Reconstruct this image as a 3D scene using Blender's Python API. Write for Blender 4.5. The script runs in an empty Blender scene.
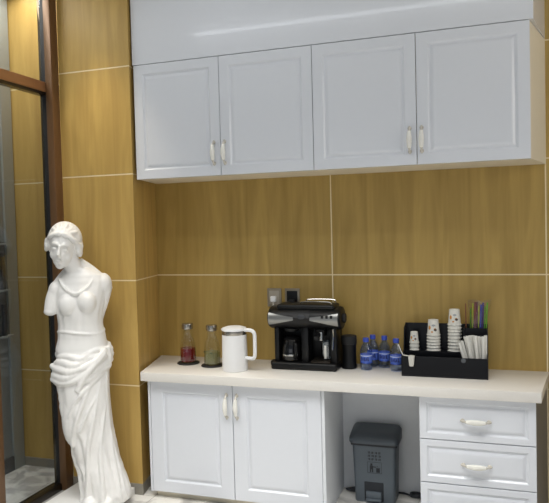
import bpy, bmesh, math, random
from mathutils import Vector, Matrix
random.seed(7)
PI = math.pi
S = bpy.context.scene
COL = S.collection

# ------------------------------------------------------------------ materials
def mat(name):
    m = bpy.data.materials.new(name); m.use_nodes = True
    nt = m.node_tree; nt.nodes.clear()
    out = nt.nodes.new('ShaderNodeOutputMaterial')
    return m, nt, out

def nd(nt, t, **kw):
    n = nt.nodes.new(t)
    for k, v in kw.items(): setattr(n, k, v)
    return n

def srgb(r, g, b):
    f = lambda c: (c/255/12.92 if c/255 <= .04045 else ((c/255+.055)/1.055)**2.4)
    return (f(r), f(g), f(b), 1)

def simple(name, col, rough=.5, metal=0., spec=.5, noise=.0, nscale=30, bump=0., coat=0.):
    """principled material with a little procedural tone variation"""
    m, nt, out = mat(name)
    p = nd(nt, 'ShaderNodeBsdfPrincipled')
    p.inputs['Roughness'].default_value = rough
    p.inputs['Metallic'].default_value = metal
    p.inputs['Specular IOR Level'].default_value = spec
    p.inputs['Coat Weight'].default_value = coat
    tc = nd(nt, 'ShaderNodeNewGeometry')
    nz = nd(nt, 'ShaderNodeTexNoise'); nz.inputs['Scale'].default_value = nscale; nz.inputs['Detail'].default_value = 4
    nt.links.new(tc.outputs['Position'], nz.inputs['Vector'])
    mx = nd(nt, 'ShaderNodeMix', data_type='RGBA')
    mx.inputs['A'].default_value = [c*(1-noise) for c in col[:3]]+[1]
    mx.inputs['B'].default_value = [min(1, c*(1+noise)) for c in col[:3]]+[1]
    nt.links.new(nz.outputs['Fac'], mx.inputs['Factor'])
    nt.links.new(mx.outputs['Result'], p.inputs['Base Color'])
    if bump:
        b = nd(nt, 'ShaderNodeBump'); b.inputs['Strength'].default_value = bump; b.inputs['Distance'].default_value = .005
        nt.links.new(nz.outputs['Fac'], b.inputs['Height']); nt.links.new(b.outputs['Normal'], p.inputs['Normal'])
    nt.links.new(p.outputs[0], out.inputs[0])
    return m

def clear(name, tint, refl=.12, rough=.03):
    """thin clear glass or plastic: tinted transparency with a fresnel reflection"""
    m, nt, out = mat(name)
    t = nd(nt, 'ShaderNodeBsdfTransparent'); t.inputs[0].default_value = tint
    g = nd(nt, 'ShaderNodeBsdfGlossy'); g.inputs['Roughness'].default_value = rough
    g.inputs['Color'].default_value = (.9, .95, 1, 1)
    lw = nd(nt, 'ShaderNodeLayerWeight'); lw.inputs['Blend'].default_value = .25
    mr = nd(nt, 'ShaderNodeMapRange'); mr.inputs['To Min'].default_value = refl*.5; mr.inputs['To Max'].default_value = min(1, refl*4)
    nt.links.new(lw.outputs['Facing'], mr.inputs['Value'])
    mx = nd(nt, 'ShaderNodeMixShader')
    nt.links.new(mr.outputs[0], mx.inputs[0]); nt.links.new(t.outputs[0], mx.inputs[1]); nt.links.new(g.outputs[0], mx.inputs[2])
    nt.links.new(mx.outputs[0], out.inputs[0])
    return m

def wood_tiles(name, upright=True):
    """yellow wood-look wall tiles with pale joints, laid out in world metres"""
    m, nt, out = mat(name)
    geo = nd(nt, 'ShaderNodeNewGeometry')
    sep = nd(nt, 'ShaderNodeSeparateXYZ'); nt.links.new(geo.outputs['Position'], sep.inputs[0])
    def joint(axis, off, pitch, w):
        a = nd(nt, 'ShaderNodeMath', operation='SUBTRACT'); nt.links.new(sep.outputs[axis], a.inputs[0]); a.inputs[1].default_value = off
        b = nd(nt, 'ShaderNodeMath', operation='PINGPONG'); nt.links.new(a.outputs[0], b.inputs[0]); b.inputs[1].default_value = pitch/2
        c = nd(nt, 'ShaderNodeMath', operation='LESS_THAN'); nt.links.new(b.outputs[0], c.inputs[0]); c.inputs[1].default_value = w/2
        return c
    jz = joint('Z', 1.363-.667*2, .667, .0075)
    jx = joint('X', 1.249, 1.262, .0075)
    mxj = nd(nt, 'ShaderNodeMath', operation='MAXIMUM'); nt.links.new(jz.outputs[0], mxj.inputs[0]); 
    if upright: nt.links.new(jx.outputs[0], mxj.inputs[1])
    else: mxj.inputs[1].default_value = 0
    mp = nd(nt, 'ShaderNodeMapping'); mp.inputs['Scale'].default_value = (9, 9, .9); nt.links.new(geo.outputs['Position'], mp.inputs[0])
    n1 = nd(nt, 'ShaderNodeTexNoise'); n1.inputs['Scale'].default_value = 1.2; n1.inputs['Detail'].default_value = 5; n1.inputs['Distortion'].default_value = 1.2
    nt.links.new(mp.outputs[0], n1.inputs[0])
    mp2 = nd(nt, 'ShaderNodeMapping'); mp2.inputs['Scale'].default_value = (60, 60, 2.5); nt.links.new(geo.outputs['Position'], mp2.inputs[0])
    n2 = nd(nt, 'ShaderNodeTexNoise'); n2.inputs['Scale'].default_value = 1.; n2.inputs['Detail'].default_value = 3
    nt.links.new(mp2.outputs[0], n2.inputs[0])
    ad = nd(nt, 'ShaderNodeMath', operation='MULTIPLY_ADD'); nt.links.new(n2.outputs['Fac'], ad.inputs[0]); ad.inputs[1].default_value = .22; nt.links.new(n1.outputs['Fac'], ad.inputs[2])
    cr = nd(nt, 'ShaderNodeValToRGB')
    e = cr.color_ramp.elements
    e[0].position = .42; e[0].color = WOOD_A if upright else srgb(178, 146, 82)  # pillar copy of the same tile: stronger light put into its colours
    e[1].position = .85; e[1].color = WOOD_B if upright else srgb(202, 169, 98)
    nt.links.new(ad.outputs[0], cr.inputs[0])
    mx = nd(nt, 'ShaderNodeMix', data_type='RGBA'); mx.inputs['B'].default_value = srgb(232, 216, 178)
    nt.links.new(mxj.outputs[0], mx.inputs['Factor']); nt.links.new(cr.outputs[0], mx.inputs['A'])
    p = nd(nt, 'ShaderNodeBsdfPrincipled'); p.inputs['Roughness'].default_value = .42; p.inputs['Specular IOR Level'].default_value = .35
    nt.links.new(mx.outputs['Result'], p.inputs['Base Color'])
    bp = nd(nt, 'ShaderNodeBump', invert=True); bp.inputs['Strength'].default_value = .4; bp.inputs['Distance'].default_value = .003
    nt.links.new(mxj.outputs[0], bp.inputs['Height']); nt.links.new(bp.outputs[0], p.inputs['Normal'])
    nt.links.new(p.outputs[0], out.inputs[0])
    return m

def marble(name):
    m, nt, out = mat(name)
    geo = nd(nt, 'ShaderNodeNewGeometry')
    n1 = nd(nt, 'ShaderNodeTexNoise'); n1.inputs['Scale'].default_value = 2.3; n1.inputs['Detail'].default_value = 9; n1.inputs['Distortion'].default_value = 2.2
    nt.links.new(geo.outputs['Position'], n1.inputs[0])
    cr = nd(nt, 'ShaderNodeValToRGB'); e = cr.color_ramp.elements
    e[0].position = .42; e[0].color = srgb(178, 176, 172); e[1].position = .56; e[1].color = srgb(232, 230, 224)
    nt.links.new(n1.outputs['Fac'], cr.inputs[0])
    sep = nd(nt, 'ShaderNodeSeparateXYZ'); nt.links.new(geo.outputs['Position'], sep.inputs[0])
    js = []
    for ax, off in (('X', .18), ('Y', -.46)):
        a = nd(nt, 'ShaderNodeMath', operation='SUBTRACT'); nt.links.new(sep.outputs[ax], a.inputs[0]); a.inputs[1].default_value = off
        b = nd(nt, 'ShaderNodeMath', operation='PINGPONG'); nt.links.new(a.outputs[0], b.inputs[0]); b.inputs[1].default_value = .4
        c = nd(nt, 'ShaderNodeMath', operation='LESS_THAN'); nt.links.new(b.outputs[0], c.inputs[0]); c.inputs[1].default_value = .0015
        js.append(c)
    mm = nd(nt, 'ShaderNodeMath', operation='MAXIMUM'); nt.links.new(js[0].outputs[0], mm.inputs[0]); nt.links.new(js[1].outputs[0], mm.inputs[1])
    mx = nd(nt, 'ShaderNodeMix', data_type='RGBA'); mx.inputs['B'].default_value = srgb(150, 146, 140)
    nt.links.new(mm.outputs[0], mx.inputs['Factor']); nt.links.new(cr.outputs[0], mx.inputs['A'])
    p = nd(nt, 'ShaderNodeBsdfPrincipled'); p.inputs['Roughness'].default_value = .18
    nt.links.new(mx.outputs['Result'], p.inputs['Base Color']); nt.links.new(p.outputs[0], out.inputs[0])
    return m

WOOD_A = srgb(164, 136, 74); WOOD_B = srgb(189, 159, 91)
M = dict(
    wood=wood_tiles('wood_tile'), woodp=wood_tiles('wood_tile_pillar_lit', False), marble=marble('marble_floor'),
    white=simple('white_lacquer', srgb(224, 227, 233), .17, noise=.01, coat=.25),
    carcass=simple('white_board', srgb(232, 224, 204), .4, noise=.02),  # white board with warm light put into its cream tint
    niche=simple('grey_board', srgb(226, 229, 233), .5, noise=.03),
    counter=simple('pale_stone', srgb(229, 225, 218), .22, noise=.03, nscale=90),
    ceiling=simple('ceiling_paint', srgb(225, 225, 222), .8, noise=.02),
    stone=simple('grey_stone', srgb(140, 136, 126), .45, noise=.12, nscale=40),
    bronze=simple('bronze_metal', srgb(114, 84, 56), .35, metal=.3, noise=.08, nscale=8),
    bronze_light=simple('light_bronze', srgb(156, 112, 74), .4, metal=.2, noise=.06, nscale=8),
    darkmetal=simple('dark_metal', srgb(52, 46, 40), .25, metal=.6, noise=.25, nscale=14),
    shiny=simple('reflection_mottled_metal', srgb(104, 92, 74), .16, metal=.8, noise=.35, nscale=11),  # uneven tone imitates reflections in the metal channel
    plaster=simple('white_plaster', srgb(236, 234, 230), .34, noise=.015, nscale=20),
    kettle=simple('white_plastic', srgb(240, 240, 240), .3, noise=.01),
    steel=simple('steel', srgb(170, 165, 155), .25, metal=.9, noise=.05),
    chrome=simple('chrome', srgb(210, 208, 202), .12, metal=1, noise=.05),
    gold=simple('champagne_metal', srgb(214, 208, 196), .25, metal=.25, noise=.1),
    crystal=simple('crystal', srgb(238, 236, 228), .12, noise=.06, nscale=120, coat=.6),
    black=simple('black_plastic', srgb(14, 14, 15), .42, spec=.35, noise=.1),
    blackmat=simple('black_rubber', srgb(26, 26, 27), .6, noise=.1),
    acrylic=simple('black_acrylic', srgb(17, 18, 22), .3, noise=.1, spec=.25),
    silver=simple('silver_plastic', srgb(150, 150, 147), .32, metal=.7, noise=.05),
    bin=simple('grey_plastic', srgb(88, 97, 105), .42, noise=.05),
    binlid=simple('dark_grey_plastic', srgb(76, 84, 92), .4, noise=.05),
    print=simple('dark_print_and_shade', srgb(34, 38, 44), .6),
    paper=simple('paper', srgb(222, 220, 212), .65, noise=.02),
    papershade=simple('paper_inner', srgb(205, 203, 198), .7, noise=.02),
    ink_o=simple('orange_ink', srgb(205, 140, 60), .6), ink_b=simple('brown_ink', srgb(60, 50, 44), .6),
    ink_g=simple('grey_ink', srgb(160, 165, 168), .6), sticker=simple('grey_sticker', srgb(92, 96, 100), .5),
    red_tea=simple('red_tea', srgb(112, 20, 22), .2, noise=.15, spec=.4),
    green_tea=simple('green_tea', srgb(132, 128, 84), .25, noise=.15),
    leaf=simple('tea_leaf', srgb(78, 88, 40), .6, noise=.2),
    glass=clear('clear_glass', (.93, .94, .92, 1), .10),
    pane=clear('window_glass', (.87, .89, .90, 1), .05, .01),
    film=clear('clear_film', (.94, .94, .94, 1), .10, .15),
    pet=clear('blue_plastic', (.66, .77, .98, 1), .12, .08),
    water=clear('water', (.72, .80, .95, 1), .06),
    bluecap=simple('blue_cap', srgb(62, 84, 184), .35, noise=.05),
    bluelabel=simple('blue_label', srgb(84, 112, 200), .4, noise=.12),
    labelw=simple('white_print', srgb(205, 215, 240), .5),
    labeld=simple('navy_print', srgb(26, 34, 104), .5),
    st_green=simple('green_straw', srgb(96, 160, 44), .4), st_lime=simple('lime_straw', srgb(176, 186, 52), .4),
    st_maroon=simple('maroon_straw', srgb(112, 52, 60), .4), st_blue=simple('blue_straw', srgb(46, 66, 160), .4),
    st_violet=simple('violet_straw', srgb(84, 66, 140), .4), st_brown=simple('brown_stick', srgb(120, 74, 50), .5),
    plate=simple('socket_plate', srgb(150, 140, 122), .35, metal=.3, noise=.03),
    socketface=simple('socket_face', srgb(168, 160, 146), .4, noise=.03),
    cable=simple('dark_cable', srgb(48, 50, 56), .5), whitecable=simple('white_cable', srgb(222, 218, 208), .5),
    farwall=simple('far_wall', srgb(128, 132, 132), .5, noise=.06, nscale=3),
    greypost=simple('grey_post', srgb(150, 156, 156), .4, noise=.04),
    rack=simple('rack_metal', srgb(60, 62, 66), .4, noise=.1), folder=simple('folder', srgb(34, 36, 44), .5),
    folderp=simple('pale_folder', srgb(150, 150, 146), .5),
    amber=simple('amber_lamp', srgb(200, 190, 160), .3),
)

# ------------------------------------------------------------------ mesh helpers (world metres)
def box(bm, x0, x1, y0, y1, z0, z1, bev=0., seg=2):
    r = bmesh.ops.create_cube(bm, size=1)
    vs = r['verts']
    for v in vs:
        v.co = Vector((x0+(v.co.x+.5)*(x1-x0), y0+(v.co.y+.5)*(y1-y0), z0+(v.co.z+.5)*(z1-z0)))
    if bev:
        es = list({e for v in vs for e in v.link_edges})
        bmesh.ops.bevel(bm, geom=es, offset=bev, segments=seg, affect='EDGES', profile=.5)

def prism(bm, poly, z0, z1, bev=0.):
    n = len(poly)
    b = [bm.verts.new((x, y, z0)) for x, y in poly]; t = [bm.verts.new((x, y, z1)) for x, y in poly]
    fs = [bm.faces.new(list(reversed(b))), bm.faces.new(t)]
    for i in range(n):
        fs.append(bm.faces.new((b[i], b[(i+1) % n], t[(i+1) % n], t[i])))
    if bev:
        es = list({e for f in fs for e in f.edges})
        bmesh.ops.bevel(bm, geom=es, offset=bev, segments=2, affect='EDGES', profile=.5)

def loft(bm, rings, cap0=True, cap1=True):
    vr = [[bm.verts.new(p) for p in r] for r in rings]
    n = len(vr[0])
    for a, b in zip(vr, vr[1:]):
        for i in range(n):
            j = (i+1) % n
            bm.faces.new((a[i], a[j], b[j], b[i]))
    if cap0: bm.faces.new(list(reversed(vr[0])))
    if cap1: bm.faces.new(vr[-1])

def lathe(bm, prof, c=(0, 0, 0), seg=28, cap0=True, cap1=True):
    rings = [[(c[0]+r*math.cos(2*PI*i/seg), c[1]+r*math.sin(2*PI*i/seg), c[2]+z) for i in range(seg)] for r, z in prof]
    loft(bm, rings, cap0, cap1)

def tube(bm, pts, rad, seg=10, caps=True):
    pts = [Vector(p) for p in pts]
    rads = rad if isinstance(rad, (list, tuple)) else [rad]*len(pts)
    rings = []; prev = None
    for i, p in enumerate(pts):
        d = (pts[min(i+1, len(pts)-1)]-pts[max(i-1, 0)]).normalized()
        if prev is None:
            ref = Vector((0, 0, 1)) if abs(d.z) < .9 else Vector((1, 0, 0))
            u = d.cross(ref).normalized()
        else:
            u = (prev-d*prev.dot(d)).normalized()
        v = d.cross(u); prev = u
        rings.append([p+(u*math.cos(2*PI*k/seg)+v*math.sin(2*PI*k/seg))*rads[i] for k in range(seg)])
    loft(bm, rings, caps, caps)

def ell(bm, c, r, rot=None, seg=20, rings=14):
    res = bmesh.ops.create_uvsphere(bm, u_segments=seg, v_segments=rings, radius=1)
    mtx = Matrix.Translation(c) @ (rot.to_4x4() if rot else Matrix.Identity(4)) @ Matrix.Diagonal((r[0], r[1], r[2], 1))
    bmesh.ops.transform(bm, matrix=mtx, verts=res['verts'])

def smooth_path(pts, n=8):
    P = [Vector(p) for p in pts]; out = []
    for i in range(len(P)-1):
        p0, p1, p2, p3 = P[max(i-1, 0)], P[i], P[i+1], P[min(i+2, len(P)-1)]
        for k in range(n):
            t = k/n
            out.append(.5*((2*p1)+(p2-p0)*t+(2*p0-5*p1+4*p2-p3)*t*t+(3*p1-p0-3*p2+p3)*t**3))
    out.append(P[-1]); return out

BM = bmesh.new
def wloc(o):
    v = Vector((0, 0, 0))
    while o: v += o.location; o = o.parent
    return v

def obj(name, bm, m, parent=None, origin=None, smooth=True, angle=35, label=None):
    """links a bmesh given in world metres as ONE mesh object"""
    bmesh.ops.recalc_face_normals(bm, faces=bm.faces)
    me = bpy.data.meshes.new(name); 
    org = Vector(origin) if origin is not None else (Vector((0, 0, 0)) if parent is None else wloc(parent))
    bmesh.ops.translate(bm, vec=-org, verts=bm.verts)
    bm.to_mesh(me); bm.free()
    me.materials.append(M[m] if isinstance(m, str) else m)
    if smooth:
        me.shade_smooth()
        try: me.set_sharp_from_angle(angle=math.radians(angle))
        except Exception: pass
    o = bpy.data.objects.new(name, me); COL.objects.link(o)
    if parent is not None:
        o.parent = parent; o.location = org-wloc(parent)
    else:
        o.location = org
    if label: o['label'] = label
    return o

def tag(o, label, cat, group=None):
    o['label'] = label; o['category'] = cat; o['kind'] = 'thing'
    if group: o['group'] = group
    return o

def thing(name, label, cat, loc, group=None):
    o = bpy.data.objects.new(name, None); COL.objects.link(o)
    o.location = loc; o.empty_display_size = .05
    return tag(o, label, cat, group)

def struct(name, bm, m, parent=None, **kw):
    o = obj(name, bm, m, parent, **kw)
    if parent is None: o['kind'] = 'structure'
    return o

def dup(root, loc, label=None, group=None):
    r = root.copy(); COL.objects.link(r); r.location = loc
    if label: r['label'] = label
    if group: r['group'] = group
    for ch in list(root.children):
        c = ch.copy(); COL.objects.link(c); c.parent = r
        for g in list(ch.children):
            d = g.copy(); COL.objects.link(d); d.parent = c
    return r

CEIL = 3.36
# ------------------------------------------------------------------ setting
b = BM(); box(b, -1.03, 4.4, -6.2, .12, -.1, 0); struct('floor', b, 'marble', smooth=False)
b = BM(); box(b, -1.03, 4.4, -6.2, .12, CEIL, CEIL+.08); struct('ceiling', b, 'ceiling', smooth=False)
b = BM(); box(b, -.418, 4.4, 0, .12, 0, CEIL); struct('wall_back', b, 'wood', smooth=False)
b = BM(); prism(b, [(-.418, -.46), (.098, -.46), (0., -.0005), (-.418, -.0005)], 0, CEIL); struct('wall_left', b, 'woodp', smooth=False)
b = BM(); prism(b, [(-.418, -.466), (.103, -.466), (.097, -.4601), (-.418, -.4601)], 0, .07)
prism(b, [(.103, -.466), (.008, -.014), (.001, -.014), (.0985, -.4603)], 0, .07); struct('baseboard_left', b, 'stone', smooth=False)
b = BM(); box(b, -1.03, -.4185, -.20, -.08, 0, CEIL); struct('wall_rear', b, 'woodp', smooth=False)
b = BM(); box(b, -1.03, -.4185, -.212, -.2005, 0, .06); struct('baseboard_rear', b, 'stone', smooth=False)
b = BM(); box(b, -1.0295, -1.012, -.315, -.213, 0, CEIL); struct('trim_1', b, 'greypost', smooth=False)
b = BM(); box(b, -1.13, -1.03, -6.2, .12, -.1, CEIL+.08); struct('wall_outer', b, 'farwall', smooth=False)
b = BM(); box(b, -1.0295, -1.015, -2.6, -.316, 0, .10); struct('baseboard_far', b, 'rack', smooth=False)

# glazed partition on the left (window_1): posts, transom, sill rail and two panes
b = BM(); box(b, -.468, -.418, -.535, -.4605, 0, CEIL, .003); win = struct('window_1', b, 'bronze')
b = BM(); box(b, -.520, -.468, -.525, -.47, 0, CEIL, .004); obj('channel', b, 'shiny', win, label='metal channel with reflections painted as mottling')
b = BM(); box(b, -.500, -.466, -.529, -.5255, 0, CEIL, .001); obj('seal', b, 'blackmat', win)
b = BM(); box(b, -.525, -.468, -5.2, -.5295, 2.572, 2.636, .004); obj('transom', b, 'bronze_light', win)
b = BM(); box(b, -.522, -.470, -5.2, -.5295, 2.552, 2.572, .002); obj('bead', b, 'darkmetal', win)
b = BM(); box(b, -.525, -.455, -5.2, -.5295, .0, .045, .003); obj('bottom_rail', b, 'darkmetal', win)
b = BM(); box(b, -.525, -.465, -1.10, -1.03, .0455, 2.5515, .003); obj('stile', b, 'bronze', win)
b = BM(); box(b, -.499, -.491, -1.0295, -.5297, .0455, 2.5515); obj('pane', b, 'pane', win, smooth=False, label='large lower glass pane')
b = BM(); box(b, -.499, -.491, -5.2, -1.1005, .0455, 2.5515); obj('pane', b, 'pane', win, smooth=False, label='large lower glass pane beyond the stile')
b = BM(); box(b, -.499, -.491, -5.2, -.5297, 2.6365, CEIL-.001); obj('pane', b, 'pane', win, smooth=False, label='glass pane above the transom')

# frieze panel above the wall cabinets
b = BM(); prism(b, [(.104, -.433), (2.430, -.433), (2.514, -.001), (.012, -.001)], 2.703, CEIL-.001, .002); struct('trim_2', b, 'white', smooth=False)

# ------------------------------------------------------------------ cabinets
def panel_front(bm, x0, x1, z0, z1, y, th=.02, inx=.062, inz=.06, r=.006):
    """moulded door or drawer front: frame, routed groove and raised field; front face at y (towards -y)"""
    def ring(ix, iz, dy): return [bm.verts.new((xx, y+dy, zz)) for xx, zz in ((x0+ix, z0+iz), (x1-ix, z0+iz), (x1-ix, z1-iz), (x0+ix, z1-iz))]
    rs = [ring(0, 0, th), ring(0, 0, .004), ring(.0012, .0012, .001), ring(.004, .004, 0), ring(inx-.004, inz-.004, 0), ring(inx, inz, .002),
          ring(inx+.006, inz+.006, .008), ring(inx+.013, inz+.013, .0085), ring(inx+.024, inz+.024, .003), ring(inx+.032, inz+.032, .0015)]
    bm.faces.new(rs[0])
    for a, c in zip(rs, rs[1:]):
        for i in range(4):
            j = (i+1) % 4; bm.faces.new((a[i], a[j], c[j], c[i]))
    bm.faces.new(rs[-1])

def pull(parent, c, length, vertical, y):
    """crystal bar between two metal feet; y = door face"""
    x, z = c; h = length/2
    P = (lambda t, d: (x, y-d, z+t)) if vertical else (lambda t, d: (x+t, y-d, z))
    b = BM()
    pts = smooth_path([P(-h*.62, .026), P(-h*.3, .031), P(0, .033), P(h*.3, .031), P(h*.62, .026)], 4)
    tube(b, pts, [.0095+.0055*math.sin(PI*i/(len(pts)-1)) for i in range(len(pts))], 10)
    grip = b
    root = obj('handle', grip, 'crystal', parent, label='crystal pull with champagne metal ends')
    for s in (-1, 1):
        b = BM()
        tube(b, smooth_path([P(s*h*.55, .027), P(s*h*.74, .022), P(s*h*.86, .010), P(s*h*.86, .0005)], 4), .0058, 8)
        ell(b, P(s*h*.86, .004), (.011, .0035, .011), seg=12, rings=8)
        ell(b, P(s*h*.62, .027), (.0085, .0085, .0085), seg=12, rings=8)
        ell(b, P(s*h*.97, .006), (.006, .005, .006), seg=10, rings=6)
        obj('end_mount', b, 'gold', root)
    return root

YU = -.435
def wall_cabinet(label, plan, doors):
    t = thing('wall_cabinet', label, 'cabinet', (plan[0][0], -.2, 1.996), 'white wall cabinets')
    b = BM(); prism(b, plan, 1.996, 2.7005, .0015); obj('carcass', b, 'carcass', t, smooth=False)
    for x0, x1, hx in doors:
        b = BM(); panel_front(b, x0, x1, 1.994, 2.6995, YU); d = obj('door', b, 'white', t, smooth=False)
        pull(d, (hx, 2.128), .145, True, YU)
wall_cabinet('left pair of white moulded wall cabinet doors, next to the wood pillar', [(.113, -.4145), (1.257, -.4145), (1.257, -.001), (.012, -.001)],
             [(.111, .684, .645), (.687, 1.257, .714)])
wall_cabinet('right pair of white moulded wall cabinet doors, farthest from the statue', [(1.2585, -.4145), (2.414, -.4145), (2.514, -.001), (1.2585, -.001)],
             [(1.260, 1.836, 1.800), (1.839, 2.412, 1.864)])

YB = -.475
t = thing('base_cabinet', 'white two-door base cabinet under the countertop, below the kettle', 'cabinet', (.72, -.24, 0))
b = BM(); box(b, .166, 1.279, -.4545, -.003, .04, .7445, .001)
box(b, .185, 1.279, -.43, -.01, 0, .0405); obj('carcass', b, 'carcass', t, smooth=False)
b = BM(); box(b, 1.2805, 1.299, -.474, -.003, 0, .7445, .001); obj('side_panel', b, 'niche', t, smooth=False)
b = BM(); box(b, .165, .180, YB, -.455, .04, .742, .001); obj('stile', b, 'white', t, smooth=False)
for x0, x1, hx in ((.1815, .7315, .697), (.735, 1.2785, .763)):
    b = BM(); panel_front(b, x0, x1, .042, .742, YB, inx=.085, inz=.072); d = obj('door', b, 'white', t, smooth=False)
    pull(d, (hx, .611), .155, True, YB)

t = thing('drawer_cabinet', 'white three-drawer base cabinet under the right end of the countertop', 'cabinet', (2.12, -.24, 0))
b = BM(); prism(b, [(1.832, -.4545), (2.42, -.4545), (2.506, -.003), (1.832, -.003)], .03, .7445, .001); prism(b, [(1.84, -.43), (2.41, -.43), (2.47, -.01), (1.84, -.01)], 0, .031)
obj('carcass', b, simple('dark_grey_board', srgb(112, 110, 106), .5, noise=.04), t, smooth=False)  # carcass board is dark grey in itself
for z0, z1 in ((.5075, .742), (.2695, .5035), (.035, .2655)):
    b = BM(); panel_front(b, 1.829, 2.421, z0, z1, YB, inx=.04, inz=.036); d = obj('drawer', b, 'white', t, smooth=False)
    pull(d, (2.123, (z0+z1)/2-.004), .155, False, YB)

b = BM(); prism(b, [(.143, -.523), (2.445, -.512), (2.520, -.001), (.0075, -.001)], .745, .8, .003)
tag(obj('countertop', b, 'counter', origin=(1.25, -.25, .745)), 'long pale stone countertop slab resting on the white base cabinets', 'countertop')
b = BM(); box(b, 1.2995, 1.8315, -.012, -.001, .0, .7445); struct('trim_3', b, 'niche', smooth=False)

# ------------------------------------------------------------------ statue
def remesh(name, bm, m, parent, voxel, smooth_it=3):
    bmesh.ops.recalc_face_normals(bm, faces=bm.faces)
    me = bpy.data.meshes.new(name); bmesh.ops.translate(bm, vec=-wloc(parent), verts=bm.verts); bm.to_mesh(me); bm.free()
    o = bpy.data.objects.new(name, me); COL.objects.link(o)
    md = o.modifiers.new('r', 'REMESH'); md.mode = 'VOXEL'; md.voxel_size = voxel
    if smooth_it:
        ms = o.modifiers.new('s', 'SMOOTH'); ms.factor = .5; ms.iterations = smooth_it
    dg = bpy.context.evaluated_depsgraph_get()
    new = bpy.data.meshes.new_from_object(o.evaluated_get(dg))
    o.modifiers.clear(); o.data = new; bpy.data.meshes.remove(me); new.name = name
    new.materials.clear(); new.materials.append(M[m]); new.shade_smooth()
    o.parent = parent
    return o

def lerp_tab(tab, z):
    if z <= tab[0][0]: return tab[0][1:]
    for a, c in zip(tab, tab[1:]):
        if z <= c[0]:
            t = (z-a[0])/(c[0]-a[0]); t = t*t*(3-2*t)*.5+t*.5
            return tuple(a[i]+(c[i]-a[i])*t for i in range(1, len(a)))
    return tab[-1][1:]

PIV = Vector((-.19, -.665, 0))
def turn(bm):
    mt = Matrix.Translation(PIV+Vector((.040, -.035, 0))) @ Matrix.Rotation(math.radians(25), 4, 'Z') @ Matrix.Diagonal((.83, .86, 1, 1)) @ Matrix.Translation(-PIV)
    bmesh.ops.transform(bm, matrix=mt, verts=bm.verts)
st = thing('statue', 'white plaster statue of a standing draped woman on a low square plinth', 'statue', (-.15, -.66, 0))
b = BM(); box(b, -.36, .045, -.87, -.47, 0, .05, .004); obj('plinth', b, 'plaster', st)
# rows: z, x left, x right, y centre, y half depth
BODY = [(.045, -0.221, .120, -.665, .185), (.10, -0.216, .122, -.665, .185), (.147, -0.225, .108, -.66, .178), (.225, -0.232, .078, -.66, .168), (.30, -0.260, .050, -.66, .160),
        (.362, -0.278, .036, -.662, .156), (.44, -0.288, .018, -.665, .156), (.50, -0.328, .006, -.668, .16), (.60, -0.351, .000, -.672, .166),
        (.70, -0.364, -.003, -.668, .166), (.775, -0.378, -.003, -.662, .166), (.86, -0.374, .002, -.655, .16), (.93, -0.364, .002, -.652, .145),
        (.97, -.376, -.002, -.65, .132), (1.038, -.357, -.017, -.65, .116), (1.12, -.350, -.036, -.652, .112), (1.18, -.356, -.030, -.652, .12),
        (1.25, -.372, -.012, -.650, .125), (1.32, -.376, .000, -.645, .116), (1.37, -.366, .006, -.640, .100), (1.41, -.335, -.012, -.638, .085), (1.44, -.300, -.075, -.638, .070), (1.46, -.285, -.12, -.64, .060)]
b = BM(); rings = []; N = 120; nz = 150
for k in range(nz+1):
    z = .045+(1.46-.045)*k/nz
    xl, xr, yc, ry = lerp_tab(BODY, z)
    xc, rx = (xl+xr)/2, (xr-xl)/2
    low = max(0, min(1, (.86-z)/.30))           # skirt
    hem = max(0, min(1, (.45-z)/.35))
    top = max(0, min(1, (z-1.0)/.08))*max(0, min(1, (1.40-z)/.06))   # bodice
    r = []
    for i in range(N):
        th = 2*PI*i/N
        c, s = math.cos(th), math.sin(th)                            # s<0 is the front
        lean = (z-.85)*2.4
        f = 1+low*(.030*math.sin(9*th+lean*1.6+.4)+.022*math.sin(15*th-lean*2.2+1.3)+.014*math.sin(4*th+2))
        f += hem*(.035*math.sin(11*th+.8+z*2)+.02*math.sin(19*th))
        f += top*(.010*math.sin(13*th+z*9)+.008*math.sin(21*th-z*14))
        if c < -.75: f += low*.055*math.sin(z*95+math.sin(z*37)*1.5)*(1-max(0, (z-.52)/.3) if z > .52 else 1)*(abs(c)-.75)*4
        e = 2.2; q = (abs(c)**e+abs(s)**e)**(-1/e)
        r.append((xc+rx*c*q*f, yc+ry*s*q*f, z))
    rings.append(r)
loft(b, rings)
ell(b, (-.225, -.745, .60), (.105, .085, .21), Matrix.Rotation(.12, 3, 'Y'))              # forward knee and thigh under the skirt
ell(b, (-.195, -.735, .42), (.075, .075, .22), Matrix.Rotation(-.18, 3, 'Y'))
ell(b, (-.09, -.71, .66), (.085, .10, .24)); ell(b, (-.02, -.72, .14), (.11, .11, .12)); ell(b, (-.07, -.70, .062), (.165, .16, .03)); ell(b, (-.14, -.80, .075), (.06, .075, .035)); ell(b, (-.03, -.81, .075), (.055, .07, .033))
def onto(q):
    xl, xr, yc, ry = lerp_tab(BODY, q.z); xc, rx = (xl+xr)/2, (xr-xl)/2
    u = max(-.93, min(.93, (q.x-xc)/rx)); ys = yc-ry*math.sqrt(1-u*u)
    if q.z > .42 and q.x < -.12: ys = min(ys, q.y+.012)
    return Vector((xc+u*rx, ys-.002, q.z))
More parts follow.
